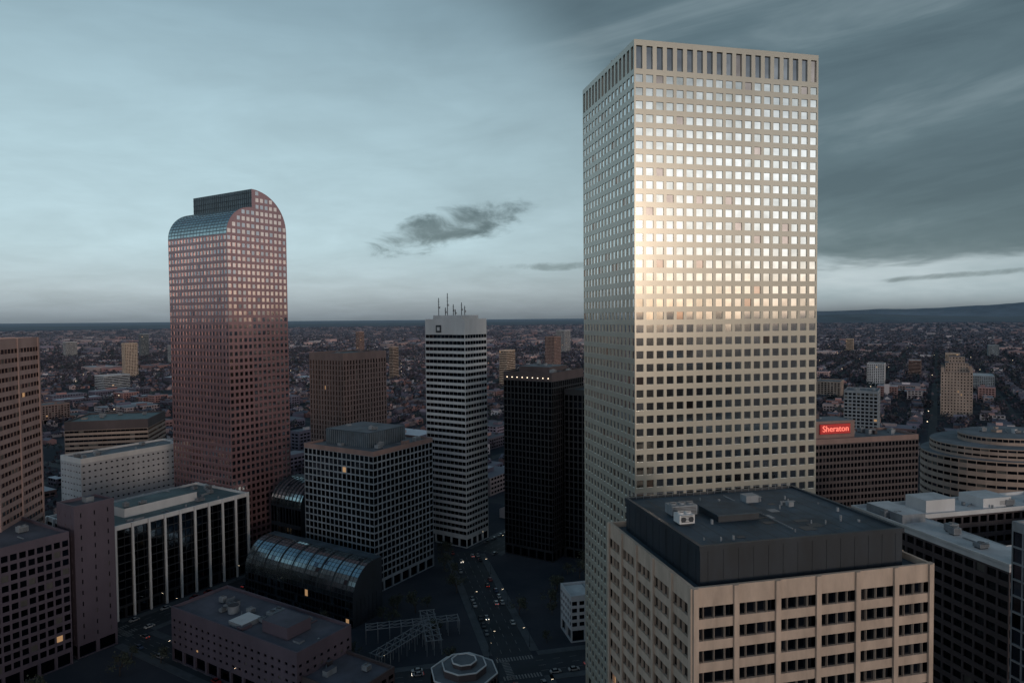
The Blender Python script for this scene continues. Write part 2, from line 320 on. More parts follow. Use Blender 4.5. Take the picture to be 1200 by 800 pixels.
def foreground():
    W, L, H = 49.0, 39.5, 91.5
    def ex(mb, rs):
        x0, y0, x1, y1, z1 = 3, 3, 45, 36.5, 97.3
        ring(mb, x0, y0, x1, y1, H - 1.2, z1, 8)
        mb.box(x0 - 0.25, y0 - 0.25, z1 - 0.5, x1 + 0.25, y0 + 0.4, z1 + 0.35, 8); mb.box(x0 - 0.25, y1 - 0.4, z1 - 0.5, x1 + 0.25, y1 + 0.25, z1 + 0.35, 8)
        mb.box(x0 - 0.25, y0 + 0.4, z1 - 0.5, x0 + 0.4, y1 - 0.4, z1 + 0.35, 8); mb.box(x1 - 0.4, y0 + 0.4, z1 - 0.5, x1 + 0.25, y1 - 0.4, z1 + 0.35, 8)
        mb.quad((x0, y0, z1 - 0.1), (x1, y0, z1 - 0.1), (x1, y1, z1 - 0.1), (x0, y1, z1 - 0.1), 1)
        for i in range(14):
            x = x0 + 1.5 + i * 3; mb.box(x, y0 - 0.06, H - 1, x + 0.1, y0, z1 - 0.5, 8)
        for i in range(11):
            y = y0 + 1.5 + i * 3; mb.box(x0 - 0.06, y, H - 1, x0, y + 0.1, z1 - 0.5, 8)
        zz = z1 - 0.1
        # two-fan condenser units
        hvac(mb, 6.5, 21, zz, 5.6, 3.2, 1.9, body=7, fans=3)
        hvac(mb, 5.4, 15.5, zz, 3.2, 2.6, 1.7, body=9, fans=2)
        for cx in (6.2, 7.8):
            a = [2 * math.pi * t / 14 for t in range(14)]
            mb.ngon([(cx + .55 * math.cos(t), 15.42, zz + 1.25 + .55 * math.sin(t)) for t in a], 8)
        mb.box(14, 16, zz, 23, 24, zz + 1.3, 8, 1); mb.box(13.6, 15.6, zz + 1.3, 23.4, 24.4, zz + 1.55, 1, 1)
        mb.box(27, 27, zz, 30, 29.5, zz + 1.5, 7); mb.box(34, 22, zz, 35.2, 23.2, zz + 1, 7)
        for k in range(26): mb.cyl(rs.uniform(5, 43), rs.uniform(5, 35), zz, zz + rs.uniform(0.3, 0.9), rs.uniform(0.1, 0.3), 8, 7)
        for k in range(13): mb.box(x0 + 1 + k * 3.1, y0 + .5, zz, x0 + 1.07 + k * 3.1, y1 - .5, zz + .025, 8)
        for k in range(14):
            px, py = rs.uniform(5, 40), rs.uniform(5, 33); mb.box(px, py, zz, px + rs.uniform(.8, 3.4), py + rs.uniform(.6, 2.4), zz + .03 + .004 * k, rs.choice([7, 8, 8]))
        mb.beam((25, 8, zz + 0.3), (25, 33, zz + 0.3), 0.18, 7)
        for k in range(24):
            mb.beam((x0 + .4 + k * 1.75, y1 - .6, zz), (x0 + .4 + k * 1.75, y1 - .6, zz + 1.1), 0.06, 7)
        mb.beam((x0 + .4, y1 - .6, zz + 1.1), (x1 - .6, y1 - .6, zz + 1.1), 0.07, 7)
    block('banded_office_building', (30.5, 115), G1, W, L, H, 24, 20, 22, fx=(0.01, 0.99), fy=(0.0, 0.56), wall='precast_tan', trim='precast_tan', rf='roof_dark', top=1.7,
          glass=('glass_dark', 'glass_mid_b', 'blinds'), gw=(0.72, 0.22, 0.058, 0.002), rec=0.55, piers=6, pierw=0.95, pierd=0.4, extra=ex, nclut=0, tilt=0.004)
foreground()

# ---------------------------------------------------------------- left buildings
block('banded_brown_tower', (-290, 255), G1, 84, 40, 131, 28, 14, 31, fx=(0.0, 1.0), fy=(0.42, 0.90), wall='band_brown', trim='band_brown', rf='roof_dark', top=4,
      glass=('glass_mid_b', 'glass_dark', 'blinds'), gw=(.45, .45, .096, .004), piers=5, pierw=1.2)
block('dark_office_building', (-223, 200), G2, 84, 50, 54, 28, 17, 12, fx=(0.12, 0.88), fy=(0.25, 0.9), wall='purple_brown', trim='purple_brown', rf='roof_mauve', nclut=12, top=3)
block('service_core_tower', (-178.5, 274.5), G2, 16, 14, 63, 3, 3, 12, fx=(0.45, 0.55), fy=(0.3, 0.7), wall='purple_brown', rf='roof_mauve', nclut=1)
block('glass_fronted_office_building', (-187, 303), G2, 79, 46, 44, 26, 15, 9, fx=(0.03, 0.97), fy=(0.06, 0.94), wall='black_panel', trim='white_panel', rf='roof_green', top=2.2,
      glass=('glass_dark', 'glass_dark_b', 'glass_dark_b'), piers=10, pierw=0.9, pierd=0.9, nclut=22, pent=[(20, 14, 58, 30, 3.2, 9), (4, 20, 12, 32, 4.5, 9)])
block('pale_slab_building', (-255, 400), G2, 65, 24, 57, 20, 7, 13, fx=(0.3, 0.7), fy=(0.42, 0.66), wall='concrete_white', trim='white_panel', rf='roof_grey', top=3, nclut=10)
block('low_banded_building', (-340, 515), G1, 58, 50, 62, 18, 15, 14, fx=(0.0, 1.0), fy=(0.45, 0.9), wall='stone_buff', trim='brown_dark', rf='roof_green', top=7, nclut=8)

def atrium(name, A, W, L, ztop, zeave):
    mb = MB(); FOOT.append((A[0], A[1], G2, W, L))
    mats = [M['metal_dark'], M['roof_dark'], M['metal_dark'], M['glass_dark'], M['glass_teal'], M['glass_mid_b'], M['lit']]
    n = 12; pr = [(W * 0.75 - W * 0.75 * math.cos(t), zeave + (ztop - zeave) * math.sin(t)) for t in np.linspace(0, math.pi / 2, n)]
    ny = int(L / 2.4); C = np.zeros((ny + 1, n, 3))
    for i in range(ny + 1):
        for j, (x, z) in enumerate(pr): C[i, j] = (x, L * (1 - i / ny), z)
    patch(mb, C, fx=(0.03, 0.97), fy=(0.03, 0.97), rec=0.1, wall=2, glass=(4, 5), gw=(0.97, 0.03), tilt=0.003)
    mb.quad((W * .75, 0, ztop), (W, 0, ztop), (W, L, ztop), (W * .75, L, ztop), 1)
    facade(mb, (0, L), (0, 0), 0, zeave, ny, 3, wall=0, fx=(0.05, 0.95), fy=(0.1, 0.9))
    for y, s in ((0, 1), (L, -1)):
        pts = [(0, y, 0)] + [(x, y, z) for x, z in pr] + [(W, y, ztop), (W, y, 0)]
        mb.ngon(pts[::-1] if s > 0 else pts, 0)
        for k in range(1, 7):
            x = W * k / 7.5; mb.beam((x, y - 0.1 * s, 0), (x, y - 0.1 * s, zeave), 0.25, 2)
    mb.quad((W, 0, 0), (W, L, 0), (W, L, ztop), (W, 0, ztop), 0)
    for k in range(8):
        y = L * (k + 0.5) / 8; prev = None
        for x, z in pr:
            if prev: mb.beam((prev[0], y, prev[1] + 0.15), (x, y, z + 0.15), 0.3, 2)
            prev = (x, z)
    mb.build(name, mats, (A[0], A[1], 0), G2)
atrium('barrel_vault_atrium', (-72, 300), 19, 75, 27, 12)
atrium('barrel_vault_atrium', (-118, 375), 20, 25, 46, 33)

def lowb(mb, rs):
    mb.box(6, 12, 21, 17, 26, 25.5, 2, 1); mb.cyl(11, 50, 21, 24, 2.2, 18, 7, 8); mb.cyl(16, 55, 21, 23, 1.5, 18, 7, 8)
    mb.box(3, 34, 20.8, 12, 42, 22.6, 7, 9); hvac(mb, 14, 30, 20.8, 6, 4, 2.5)
block('low_museum_building', (-76, 234), G2, 26, 75, 22, 8, 20, 4, fx=(0.3, 0.7), fy=(0.4, 0.75), wall='purple_brown', trim='purple_brown', rf='roof_mauve', top=4, nclut=14, extra=lowb)
block('low_annex_building', (-55, 223), G2, 22, 34, 13, 6, 9, 2, wall='brown_dark', rf='roof_mauve', nclut=6)

mb = MB()
for k, (r, z0_, z1_) in enumerate(((12, 0, 13), (8, 13, 15.5), (4.5, 15.5, 17))):
    mb.cyl(0, 0, z0_, z1_, r, 8, 0, 1)
    for i in range(8):
        a = 2 * math.pi * i / 8; b = 2 * math.pi * (i + 1) / 8
        mb.beam((r * math.cos(a), r * math.sin(a), z1_ + 0.15), (r * math.cos(b), r * math.sin(b), z1_ + 0.15), 0.4, 2)
        if k == 0:
            for j in range(1, 5):
                t = j / 5; x = r * (math.cos(a) * (1 - t) + math.cos(b) * t); y = r * (math.sin(a) * (1 - t) + math.sin(b) * t)
                mb.beam((x * 1.005, y * 1.005, 1), (x * 1.005, y * 1.005, 12), 0.6, 3)
mb.build('octagonal_pavilion', [M['brown_dark'], M['roof_grey'], M['white_panel'], M['glass_dark']], (-18, 238, 0), G1 + 0.4)

for (px, py, ang, n) in ((-63, 285, G1, 8), (-52, 262, G2, 7), (-30, 276, G1 + math.pi / 2, 6)):
    mb = MB()
    for i in range(n + 1):
        for j in range(3): mb.beam((i * 5, j * 3, 0), (i * 5, j * 3, 6), 0.25, 0)
        mb.beam((i * 5, -.6, 6.2), (i * 5, 6.6, 6.2), 0.28, 0)
        if i < n:
            for j in range(3): mb.beam((i * 5, j * 3, 6.2), (i * 5 + 5, j * 3, 6.2), 0.25, 0)
            for j in range(2): mb.beam((i * 5, j * 3, 6.4), (i * 5 + 5, j * 3 + 3, 6.4), 0.16, 0)
    mb.build('steel_pergola', [M['metal_grey']], (px, py, 0), ang)
block('white_roof_annex', (24, 285), G1, 26, 15, 20, 8, 5, 4, wall='concrete_white', rf='roof_white', nclut=5)

# ---------------------------------------------------------------- right buildings
block('hotel_building', (138, 325), G1, 67, 22, 78, 34, 10, 22, fx=(0.14, 0.86), fy=(0.25, 0.85), wall='brown_dark', trim='precast_brown', rf='roof_grey', top=2.5,
      glass=('glass_dark', 'glass_dark_b', 'glass_bronze'), gw=(.6, .35, .045, .004), pent=[(6, 4, 33, 18, 8, 2)], nclut=12)
sg = bpy.data.objects.new('hotel_sign', None); scene.collection.objects.link(sg)
u, v = axes(G1)
sg.location = (138 + u[0] * 21.5 + v[0] * 3.5, 325 + u[1] * 21.5 + v[1] * 3.5, 82.2); sg.rotation_euler = (0, 0, G1)
mb = MB(); mb.box(-8.4, -0.3, -2.4, 8.4, 0.3, 2.4, 0); mb.box(-8.6, -0.4, -2.6, 8.6, -0.3, -2.4, 1); mb.box(-8.6, -0.4, 2.4, 8.6, -0.3, 2.6, 1)
mb.build('sign_panel', [M['red_sign'], M['metal_dark']], parent=sg)
fc = bpy.data.curves.new('letters', 'FONT'); fc.body = 'Sheraton'; fc.size = 4.1; fc.extrude = 0.12; fc.align_x = 'CENTER'; fc.align_y = 'CENTER'
fo = bpy.data.objects.new('letters', fc); scene.collection.objects.link(fo); fo.data.materials.append(M['red_letter'])
fo.parent = sg; fo.rotation_euler = (math.pi / 2, 0, 0); fo.location = (0, -0.5, 0)

def courtyard():
    A = (133, 181); W, L, H = 76.0, 60.0, 70.0; FOOT.append((A[0], A[1], G1, W, L))
    mb = MB(); mats = [M['brown_dark'], M['roof_white'], M['white_panel'], M['glass_dark'], M['glass_dark_b'], M['blinds'], M['lit'], M['metal_grey'], M['metal_dark']]
    def ringb(x0, y0, x1, y1, out):
        pts = [(x0, y0), (x1, y0), (x1, y1), (x0, y1)]
        if not out: pts = pts[::-1]
        for i in range(4):
            p, q = pts[i], pts[(i + 1) % 4]; ln = math.dist(p, q)
            facade(mb, p, q, 4, H - 1.5, max(3, int(ln / 3.4)), 17, fx=(0.1, 0.9), fy=(0.25, 0.85), rec=0.4, gw=(.6, .35, .049, .001))
            mb.quad((p[0], p[1], H - 1.5), (q[0], q[1], H - 1.5), (q[0], q[1], H), (p[0], p[1], H), 2)
            mb.quad((p[0], p[1], 0), (q[0], q[1], 0), (q[0], q[1], 4), (p[0], p[1], 4), 0)
    ringb(0, 0, W, L, True); a, b, c, d = 15, 14, 62, 46; ringb(a, b, c, d, False)
    z = H - 0.3
    for (x0, y0, x1, y1) in ((0, 0, W, b), (0, d, W, L), (0, b, a, d), (c, b, W, d)):
        mb.quad((x0, y0, z), (x1, y0, z), (x1, y1, z), (x0, y1, z), 1)
    mb.quad((a, b, 30), (c, b, 30), (c, d, 30), (a, d, 30), 8)
    for (x0, y0, x1, y1) in ((0, 0, W, 0.5), (0, L - .5, W, L), (0, .5, .5, L - .5), (W - .5, .5, W, L - .5)): mb.box(x0, y0, z, x1, y1, H + 0.7, 2)
    mb.box(20, 48, z, 32, 57, H + 4, 2, 1); mb.box(3, 40, z, 12, 56, H + 2.5, 7, 1); mb.box(44, 48, z, 56, 58, H + 3, 2, 1)
    rs = random.Random(5); clutter(mb, 1, 1, 14, 56, z, 12, rs); clutter(mb, 15, 47, 74, 58, z, 16, rs)
    mb.build('courtyard_office_building', mats, (A[0], A[1], 0), G1)
courtyard()
block('blue_glass_building', (117.4, 120.8), G1, 30, 30, 92, 12, 12, 23, fx=(0.04, 0.96), fy=(0.05, 0.95), wall='metal_grey', rf='roof_dark', glass=('glass_mid', 'glass_mid_b', 'glass_dark'))

def roundb():
    mb = MB(); mats = [M['stone_buff'], M['roof_grey'], M['concrete_white'], M['glass_dark'], M['glass_mid_b'], M['blinds'], M['lit'], M['metal_grey'], M['metal_dark']]
    FOOT.append((240, 365, 0, 100, 80))
    for r, z0_, z1_, rows in ((38, 0, 58, 14), (34, 58, 64, 2), (22, 64, 68, 1)):
        n = 60; C = np.zeros((n + 1, rows + 1, 3))
        for i in range(n + 1):
            a = 2 * math.pi * i / n; C[i, :, 0] = r * 1.35 * math.cos(a); C[i, :, 1] = r * math.sin(a)
        C[..., 2] = np.linspace(z0_, z1_, rows + 1)[None]
        patch(mb, C, fx=(0.04, 0.96), fy=(0.42, 0.82), rec=0.4, gw=(.5, .35, .149, .001))
        mb.ngon([(r * 1.35 * math.cos(2 * math.pi * i / n), r * math.sin(2 * math.pi * i / n), z1_) for i in range(n)], 1)
    clutter(mb, -15, -12, 15, 12, 68, 10, random.Random(3))
    mb.build('rounded_office_building', mats, (293, 400, 0), G1)
roundb()
def castle():
    mb = MB(); mats = [M['stone_buff'], M['roof_mauve'], M['stone_buff'], M['glass_dark'], M['glass_dark_b'], M['blinds'], M['lit']]
    FOOT.append((609, 900, G2, 46, 36))
    def bx(x0, y0, x1, y1, z0_, z1_, c, r):
        for p, q in (((x0, y0), (x1, y0)), ((x1, y0), (x1, y1)), ((x1, y1), (x0, y1)), ((x0, y1), (x0, y0))):
            facade(mb, p, q, z0_, z1_, c, r, fx=(0.32, 0.68), fy=(0.3, 0.75))
        mb.quad((x0, y0, z1_), (x1, y0, z1_), (x1, y1, z1_), (x0, y1, z1_), 1)
    bx(0, 0, 46, 36, 0, 60, 10, 15); bx(6, 5, 40, 31, 60, 72, 8, 3); bx(13, 9, 33, 27, 72, 80, 5, 2)
    for x in (0, 42):
        for y in (0, 32): mb.box(x, y, 60, x + 4, y + 4, 66, 0)
    mb.build('stone_stepped_building', mats, (609, 900, 0), G2)
castle()
block('residential_tower', (333, 620), G2, 32, 28, 68, 9, 8, 18, wall='concrete_grey', rf='roof_grey', fx=(0.15, 0.85), fy=(0.25, 0.85), glass=('glass_mid_b', 'glass_dark', 'blinds'))

pal = ['concrete_white', 'precast_tan', 'precast_brown', 'stone_buff', 'concrete_grey', 'band_brown']
mids = [(-908, 1600, 86, 30), (-1360, 2500, 90, 30), (-10, 1300, 76, 30), (105, 1700, 90, 36), (-560, 2500, 92, 26), (-262, 1500, 76, 18), (710, 1300, 44, 40), (530, 1100, 30, 44),
        (-1350, 1900, 70, 28), (330, 2200, 84, 40), (200, 2600, 88, 50), (900, 1500, 36, 46), (-780, 1300, 34, 50), (-640, 900, 26, 50), (-90, 1000, 30, 44), (-420, 900, 26, 50),
        (850, 1200, 28, 60), (-1050, 2100, 62, 24), (-480, 1250, 36, 26), (40, 900, 30, 50), (1500, 2100, 40, 40), (1150, 1750, 36, 44), (1250, 2500, 50, 30), (-1700, 2600, 60, 40), (620, 2400, 50, 30)]
for (x, y, h, w) in mids:
    block('apartment_tower' if h > 55 else 'office_building', (x, y), G2, w, w * random.uniform(0.45, 0.9), h, int(w / 3.6), int(w / 5), int(h / 3.8),
          wall=random.choice(pal), rf=random.choice(['roof_grey', 'roof_white', 'roof_dark']), nclut=2, fx=random.choice([(0.2, 0.8), (0.0, 1.0)]), gw=(0.55, 0.3, 0.145, 0.005))

# unseen towers, added behind the camera to shade the streets; also in reflections
for (x, y, w, l, h) in [(-60, -220, 45, 40, 105), (40, -300, 50, 45, 118), (140, -240, 40, 40, 96), (250, -330, 55, 40, 110), (-190, -260, 50, 40, 100), (-300, -180, 45, 45, 88),
                        (120, -430, 60, 40, 120), (330, -180, 50, 40, 92), (-90, -420, 50, 50, 112), (450, -300, 60, 50, 90), (220, -520, 60, 50, 122), (380, -560, 60, 50, 116), (540, -480, 60, 50, 110), (-420, -300, 50, 40, 84)]:
    block('unseen_shade_tower', (x, y), G1, w, l, h, int(w / 5), int(l / 5), int(h / 5), wall=random.choice(['precast_brown', 'purple_brown', 'concrete_grey', 'brown_dark']), rf='roof_grey', nclut=2)

# ---------------------------------------------------------------- streets near the towers
def rects_hit(x, y, m=0.0):
    for (ax, ay, an, W, L) in FOOT:
        dx, dy = x - ax, y - ay; c, s = math.cos(an), math.sin(an)
        a = dx * c + dy * s; b = -dx * s + dy * c
        if -m < a < W + m and -m < b < L + m: return True
    return False
streets = [((14, 210), G1 + math.pi / 2, -400, 195, 16), ((-17.8, 398.6), G2, 0, 500, 18), ((-10, 262), G1, -50, 420, 16), ((-176.5, 296), G2, -320, 430, 15),
           ((112, 150), G1 + math.pi / 2, -300, 280, 14), ((-116, 262), G1 - math.radians(45) + math.pi, -110, 90, 11), ((0, 92), G1, -300, 400, 15)]
def in_street(x, y, skip, m=0):
    for i, (p, a, t0, t1, w) in enumerate(streets):
        if i == skip: continue
        dx, dy = x - p[0], y - p[1]; t = dx * math.cos(a) + dy * math.sin(a); s = -dx * math.sin(a) + dy * math.cos(a)
        if t0 - m < t < t1 + m and abs(s) < w / 2 + m: return True
    return False
rd = MB(); sw = MB(); mk = MB()
for i, (p, a, t0, t1, w) in enumerate(streets):
    d = (math.cos(a), math.sin(a)); n = (-d[1], d[0])
    def P(t, s, z): return (p[0] + d[0] * t + n[0] * s, p[1] + d[1] * t + n[1] * s, z)
    z = 0.008 + i * 0.004
    rd.quad(P(t0, -w / 2, z), P(t1, -w / 2, z), P(t1, w / 2, z), P(t0, w / 2, z), 0)
    t = t0
    while t < t1:
        for sgn in (-1, 1):
            q = P(t + 2, sgn * (w / 2 + 2), 0)
            if not in_street(q[0], q[1], i, 2) and not rects_hit(q[0], q[1], 0):
                s0, s1 = sorted((sgn * (w / 2), sgn * (w / 2 + 3.6)))
                v8 = [P(t, s0, 0), P(t + 4, s0, 0), P(t + 4, s1, 0), P(t, s1, 0), P(t, s0, 0.14), P(t + 4, s0, 0.14), P(t + 4, s1, 0.14), P(t, s1, 0.14)]
                sw.add(v8, [[0, 1, 5, 4], [2, 3, 7, 6], [4, 5, 6, 7]], 0)
        t += 4
    t = t0; zm = 0.05
    while t < t1:
        c = P(t + 1.5, 0, 0)
        if not in_street(c[0], c[1], i, 1):
            for s in (-w / 4, 0.0, w / 4): mk.quad(P(t, s - 0.09, zm), P(t + 3, s - 0.09, zm), P(t + 3, s + 0.09, zm), P(t, s + 0.09, zm), 0)
        elif not in_street(P(t - 6, 0, 0)[0], P(t - 6, 0, 0)[1], i, 1) or not in_street(P(t + 6, 0, 0)[0], P(t + 6, 0, 0)[1], i, 1):
            for k in range(int(w / 1.2)):
                s = -w / 2 + 0.6 + k * 1.2; mk.quad(P(t, s - 0.3, zm), P(t + 3, s - 0.3, zm), P(t + 3, s + 0.3, zm), P(t, s + 0.3, zm), 0)
        t += 7
rd.build('city_streets', [M['asphalt']]); sw.build('sidewalk', [M['sidewalk']]); mk.build('road_markings', [M['paint']])

# ---------------------------------------------------------------- vehicles, lamps
M['tail'] = emit_mat('tail_light', (1, 0.05, 0.02), 1.2)
M['head'] = emit_mat('head_light', (1, 0.9, 0.75), 5.0)
M['lens'] = glass_mat('lens_glass', (0.4, 0.4, 0.4), 0.1); M['lens_red'] = glass_mat('lens_red', (0.3, 0.02, 0.02), 0.2)
def car_mesh(col, nm, lit=False):
    mb = MB()
    st = [(-2.25, .80, .78, .78), (-2.15, .86, .86, .84), (-1.6, .9, .95, .95), (-1.05, .9, .95, 1.40), (-0.2, .9, .95, 1.46), (0.45, .9, .95, 1.42), (1.15, .9, .93, .98), (2.0, .86, .8, .82), (2.25, .78, .62, .62)]
    V = []
    for x, hw, zb, zt in st:
        ht = hw * (0.72 if zt > 1.2 else 0.92)
        V += [(x, -hw, .28), (x, -hw, zb - 0.06), (x, -ht, zt), (x, ht, zt), (x, hw, zb - 0.06), (x, hw, .28)]
    F = []; mi = []
    for i in range(len(st) - 1):
        for k in range(5):
            F.append([i * 6 + k, (i + 1) * 6 + k, (i + 1) * 6 + k + 1, i * 6 + k + 1])
            hi = max(st[i][3], st[i + 1][3]) > 1.2; both = min(st[i][3], st[i + 1][3]) > 1.2
            mi.append(1 if (hi and k in (1, 3)) or (hi and not both and k == 2) else 0)
    mb.add(V, F, mi)
    mb.ngon([V[j] for j in range(6)], 0); mb.ngon([V[len(V) - 6 + j] for j in range(6)][::-1], 0)
    for x in (-1.4, 1.4):
        for y in (-.88, .88):
            n = 12; a = [2 * math.pi * i / n for i in range(n)]
            r = [(x + .33 * math.cos(t), y - .1, .33 + .33 * math.sin(t)) for t in a] + [(x + .33 * math.cos(t), y + .1, .33 + .33 * math.sin(t)) for t in a]
            mb.add(r, [[i, (i + 1) % n, n + (i + 1) % n, n + i] for i in range(n)], 2); mb.ngon(r[:n], 2); mb.ngon(r[n:], 2)
    for y in (-.6, .6):
        mb.box(2.18, y - .16, .55, 2.28, y + .16, .68, 3); mb.box(-2.28, y - .16, .65, -2.2, y + .16, .78, 4)
    return mb.build(nm, [col, M['glass_dark_b'], M['metal_dark'], M['head'] if lit else M['lens'], M['tail'] if lit else M['lens_red']])
ccols = [(0.02, 0.02, 0.025), (0.3, 0.3, 0.31), (0.12, 0.12, 0.13), (0.2, 0.02, 0.02), (0.03, 0.05, 0.1), (0.45, 0.45, 0.45)]
cmats = []
for i, c in enumerate(ccols):
    m, nt, b = new_mat('car_paint_%d' % i); b.inputs['Base Color'].default_value = c + (1,); b.inputs['Coat Weight'].default_value = 0.5
    n = nt.nodes.new('ShaderNodeTexNoise'); n.inputs['Scale'].default_value = 3
    mr = nt.nodes.new('ShaderNodeMapRange'); mr.inputs[3].default_value = .25; mr.inputs[4].default_value = .4; nt.links.new(n.outputs[0], mr.inputs[0]); nt.links.new(mr.outputs[0], b.inputs['Roughness'])
    cmats.append(m)
protos = {}
for i, (p, a, t0, t1, w) in enumerate(streets):
    d = (math.cos(a), math.sin(a)); n = (-d[1], d[0]); t = max(t0, -160)
    while t < min(t1, 330):
        for s in (-w / 2 + 1.3, -w / 4 + 0.2, w / 4 - 0.2, w / 2 - 1.3):
            if random.random() < (0.4 if abs(s) > w / 3 else 0.10):
                x = p[0] + d[0] * t + n[0] * s; y = p[1] + d[1] * t + n[1] * s
                if in_street(x, y, i, 3) or rects_hit(x, y, 1.5) or y < 60 or abs(x) > 0.85 * y: continue
                k = random.randrange(len(cmats)); nm = 'parked_car' if abs(s) > w / 3 else 'car'
                if (k, nm) not in protos:
                    ob = car_mesh(cmats[k], nm, nm == 'car'); protos[(k, nm)] = ob
                else:
                    ob = bpy.data.objects.new(nm, protos[(k, nm)].data); scene.collection.objects.link(ob)
                ob.location = (x, y, 0.03); ob.rotation_euler = (0, 0, a + (math.pi if s > 0 else 0))
        t += 7.5
mb = MB(); mb.cyl(0, 0, 0, 8, 0.12, 8, 0, r1=0.07); mb.cyl(0, 0, 0, 0.6, 0.25, 8, 0)
mb.beam((0, 0, 7.9), (1.2, 0, 8.4), 0.09, 0); mb.beam((1.2, 0, 8.4), (2.2, 0, 8.45), 0.08, 0); mb.box(1.9, -.18, 8.3, 2.9, .18, 8.48, 0); mb.box(2.0, -.14, 8.22, 2.8, .14, 8.3, 1)
lamp0 = mb.build('street_lamp', [M['metal_dark'], M['lamp']]); first = True
for i, (p, a, t0, t1, w) in enumerate(streets):
    d = (math.cos(a), math.sin(a)); n = (-d[1], d[0]); t = t0 + 10
    while t < min(t1, 400):
        for s in (-1, 1):
            x = p[0] + d[0] * t + n[0] * s * (w / 2 + 0.7); y = p[1] + d[1] * t + n[1] * s * (w / 2 + 0.7)
            if in_street(x, y, i, 0.5) or rects_hit(x, y, 0.5) or y < 60: continue
            if first: ob = lamp0; first = False
            else: ob = bpy.data.objects.new('street_lamp', lamp0.data); scene.collection.objects.link(ob)
            ob.location = (x, y, 0.14); ob.rotation_euler = (0, 0, a - s * math.pi / 2)
        t += 42
def tree_obj(name, x, y, h, seed):
    rs = random.Random(seed); g = np.random.default_rng(seed); mb = MB()
    mb.cyl(0, 0, 0, h * 0.4, h * 0.03, 8, 1, r1=h * 0.018); cl = []
    for k in range(9):
        a = rs.uniform(0, 6.28); e = rs.uniform(0.4, 1.2); L_ = h * rs.uniform(0.3, 0.5)
        b = (L_ * math.cos(a) * math.cos(e), L_ * math.sin(a) * math.cos(e), h * 0.38 + L_ * math.sin(e)); mb.beam((0, 0, h * rs.uniform(.25, .4)), b, h * 0.012, 1); cl.append(b)
    c = np.array(cl)[g.integers(0, 9, 420)] + g.normal(0, h * 0.09, (420, 3)); s_ = g.uniform(0.015, 0.035, 420) * h
    a1 = g.normal(size=(420, 3)); a1 /= np.linalg.norm(a1, axis=1)[:, None]; a2 = np.cross(a1, g.normal(size=(420, 3))); a2 /= np.linalg.norm(a2, axis=1)[:, None]
    a1 *= s_[:, None]; a2 *= s_[:, None]
    V = np.stack([c - a1 - a2, c + a1 - a2, c + a1 + a2, c - a1 + a2], 1).reshape(-1, 3); F = np.arange(420 * 4).reshape(-1, 4)
    nb = sum(len(f) for f in mb.F); mb.add(V, F, 0)
    nf = sum(len(f) for f in mb.F) + len(mb.NG); col = np.tile([.05, .055, .04, 1.], (nf, 1)); col[nb:nb + 420, :3] *= g.uniform(.5, 1.6, (420, 1))
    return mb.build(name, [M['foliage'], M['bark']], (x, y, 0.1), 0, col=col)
t0_ = None; cnt = 0
for k in range(500):
    x = random.uniform(-180, 60); y = random.uniform(215, 420)
    if rects_hit(x, y, 3) or in_street(x, y, -1, 1.2): continue
    if t0_ is None: t0_ = tree_obj('street_tree', x, y, 9, 1)
    else:
        ob = bpy.data.objects.new('street_tree', t0_.data); scene.collection.objects.link(ob); ob.location = (x, y, 0.1)
        ob.rotation_euler = (0, 0, random.uniform(0, 6)); q = random.uniform(.6, 1.15); ob.scale = (q, q, q)
    cnt += 1
    if cnt > 60: break

# ---------------------------------------------------------------- distant city
u2, v2 = axes(G2)
def to_w(a, b): return (u2[0] * a + v2[0] * b, u2[1] * a + v2[1] * b)
def allowed(x, y, m=6):
    if y < 330 and not (y > 250 and x > 260) and not (y > 250 and x < -330): return False
    if y < 470 and -300 < x < 240: return False
    if abs(x) > 1.05 * y + 150: return False
    return not rects_hit(x, y, m)
hv = []; hf = []; hc = []
def add_house(x, y, ang, w, l, h, rh, wc, rc):
    c, s = math.cos(ang), math.sin(ang); n = len(hv)
    pts = [(-w / 2, -l / 2, 0), (w / 2, -l / 2, 0), (w / 2, l / 2, 0), (-w / 2, l / 2, 0), (-w / 2, -l / 2, h), (w / 2, -l / 2, h), (w / 2, l / 2, h), (-w / 2, l / 2, h)]
    if rh > 0: pts += [(0, -l / 2, h + rh), (0, l / 2, h + rh)]
    for a, b, z in pts: hv.append((x + a * c - b * s, y + a * s + b * c, z))
    for f in ([0, 1, 5, 4], [1, 2, 6, 5], [2, 3, 7, 6], [3, 0, 4, 7]): hf.append([n + q for q in f]); hc.append(wc)
    if rh > 0:
        hf.append([n + 4, n + 8, n + 9, n + 7]); hc.append(rc); hf.append([n + 5, n + 6, n + 9, n + 8]); hc.append(rc)
        hf.append([n + 4, n + 5, n + 8]); hc.append(wc); hf.append([n + 6, n + 7, n + 9]); hc.append(wc)
    else: hf.append([n + 4, n + 5, n + 6, n + 7]); hc.append(rc)
def wcol():
    b = random.choice([(0.38, 0.2, 0.19), (0.3, 0.18, 0.18), (0.48, 0.36, 0.36), (0.6, 0.53, 0.56), (0.2, 0.17, 0.23), (0.52, 0.34, 0.33), (0.15, 0.13, 0.18)]); k = random.uniform(0.55, 1.25)
    return tuple(min(1, c * k) for c in b) + (1,)
def rcol(flat=False):
    b = random.choice([(0.09, 0.095, 0.13), (0.15, 0.14, 0.185), (0.2, 0.15, 0.18), (0.12, 0.12, 0.16)] + ([(0.5, 0.5, 0.56), (0.3, 0.3, 0.36), (0.2, 0.2, 0.25)] if flat else [])); k = random.uniform(0.6, 1.2)
    return tuple(c * k for c in b) + (1,)
tp = []
BU, BV = 105.0, 92.0
st_m = MB(); win = MB(); lights = []
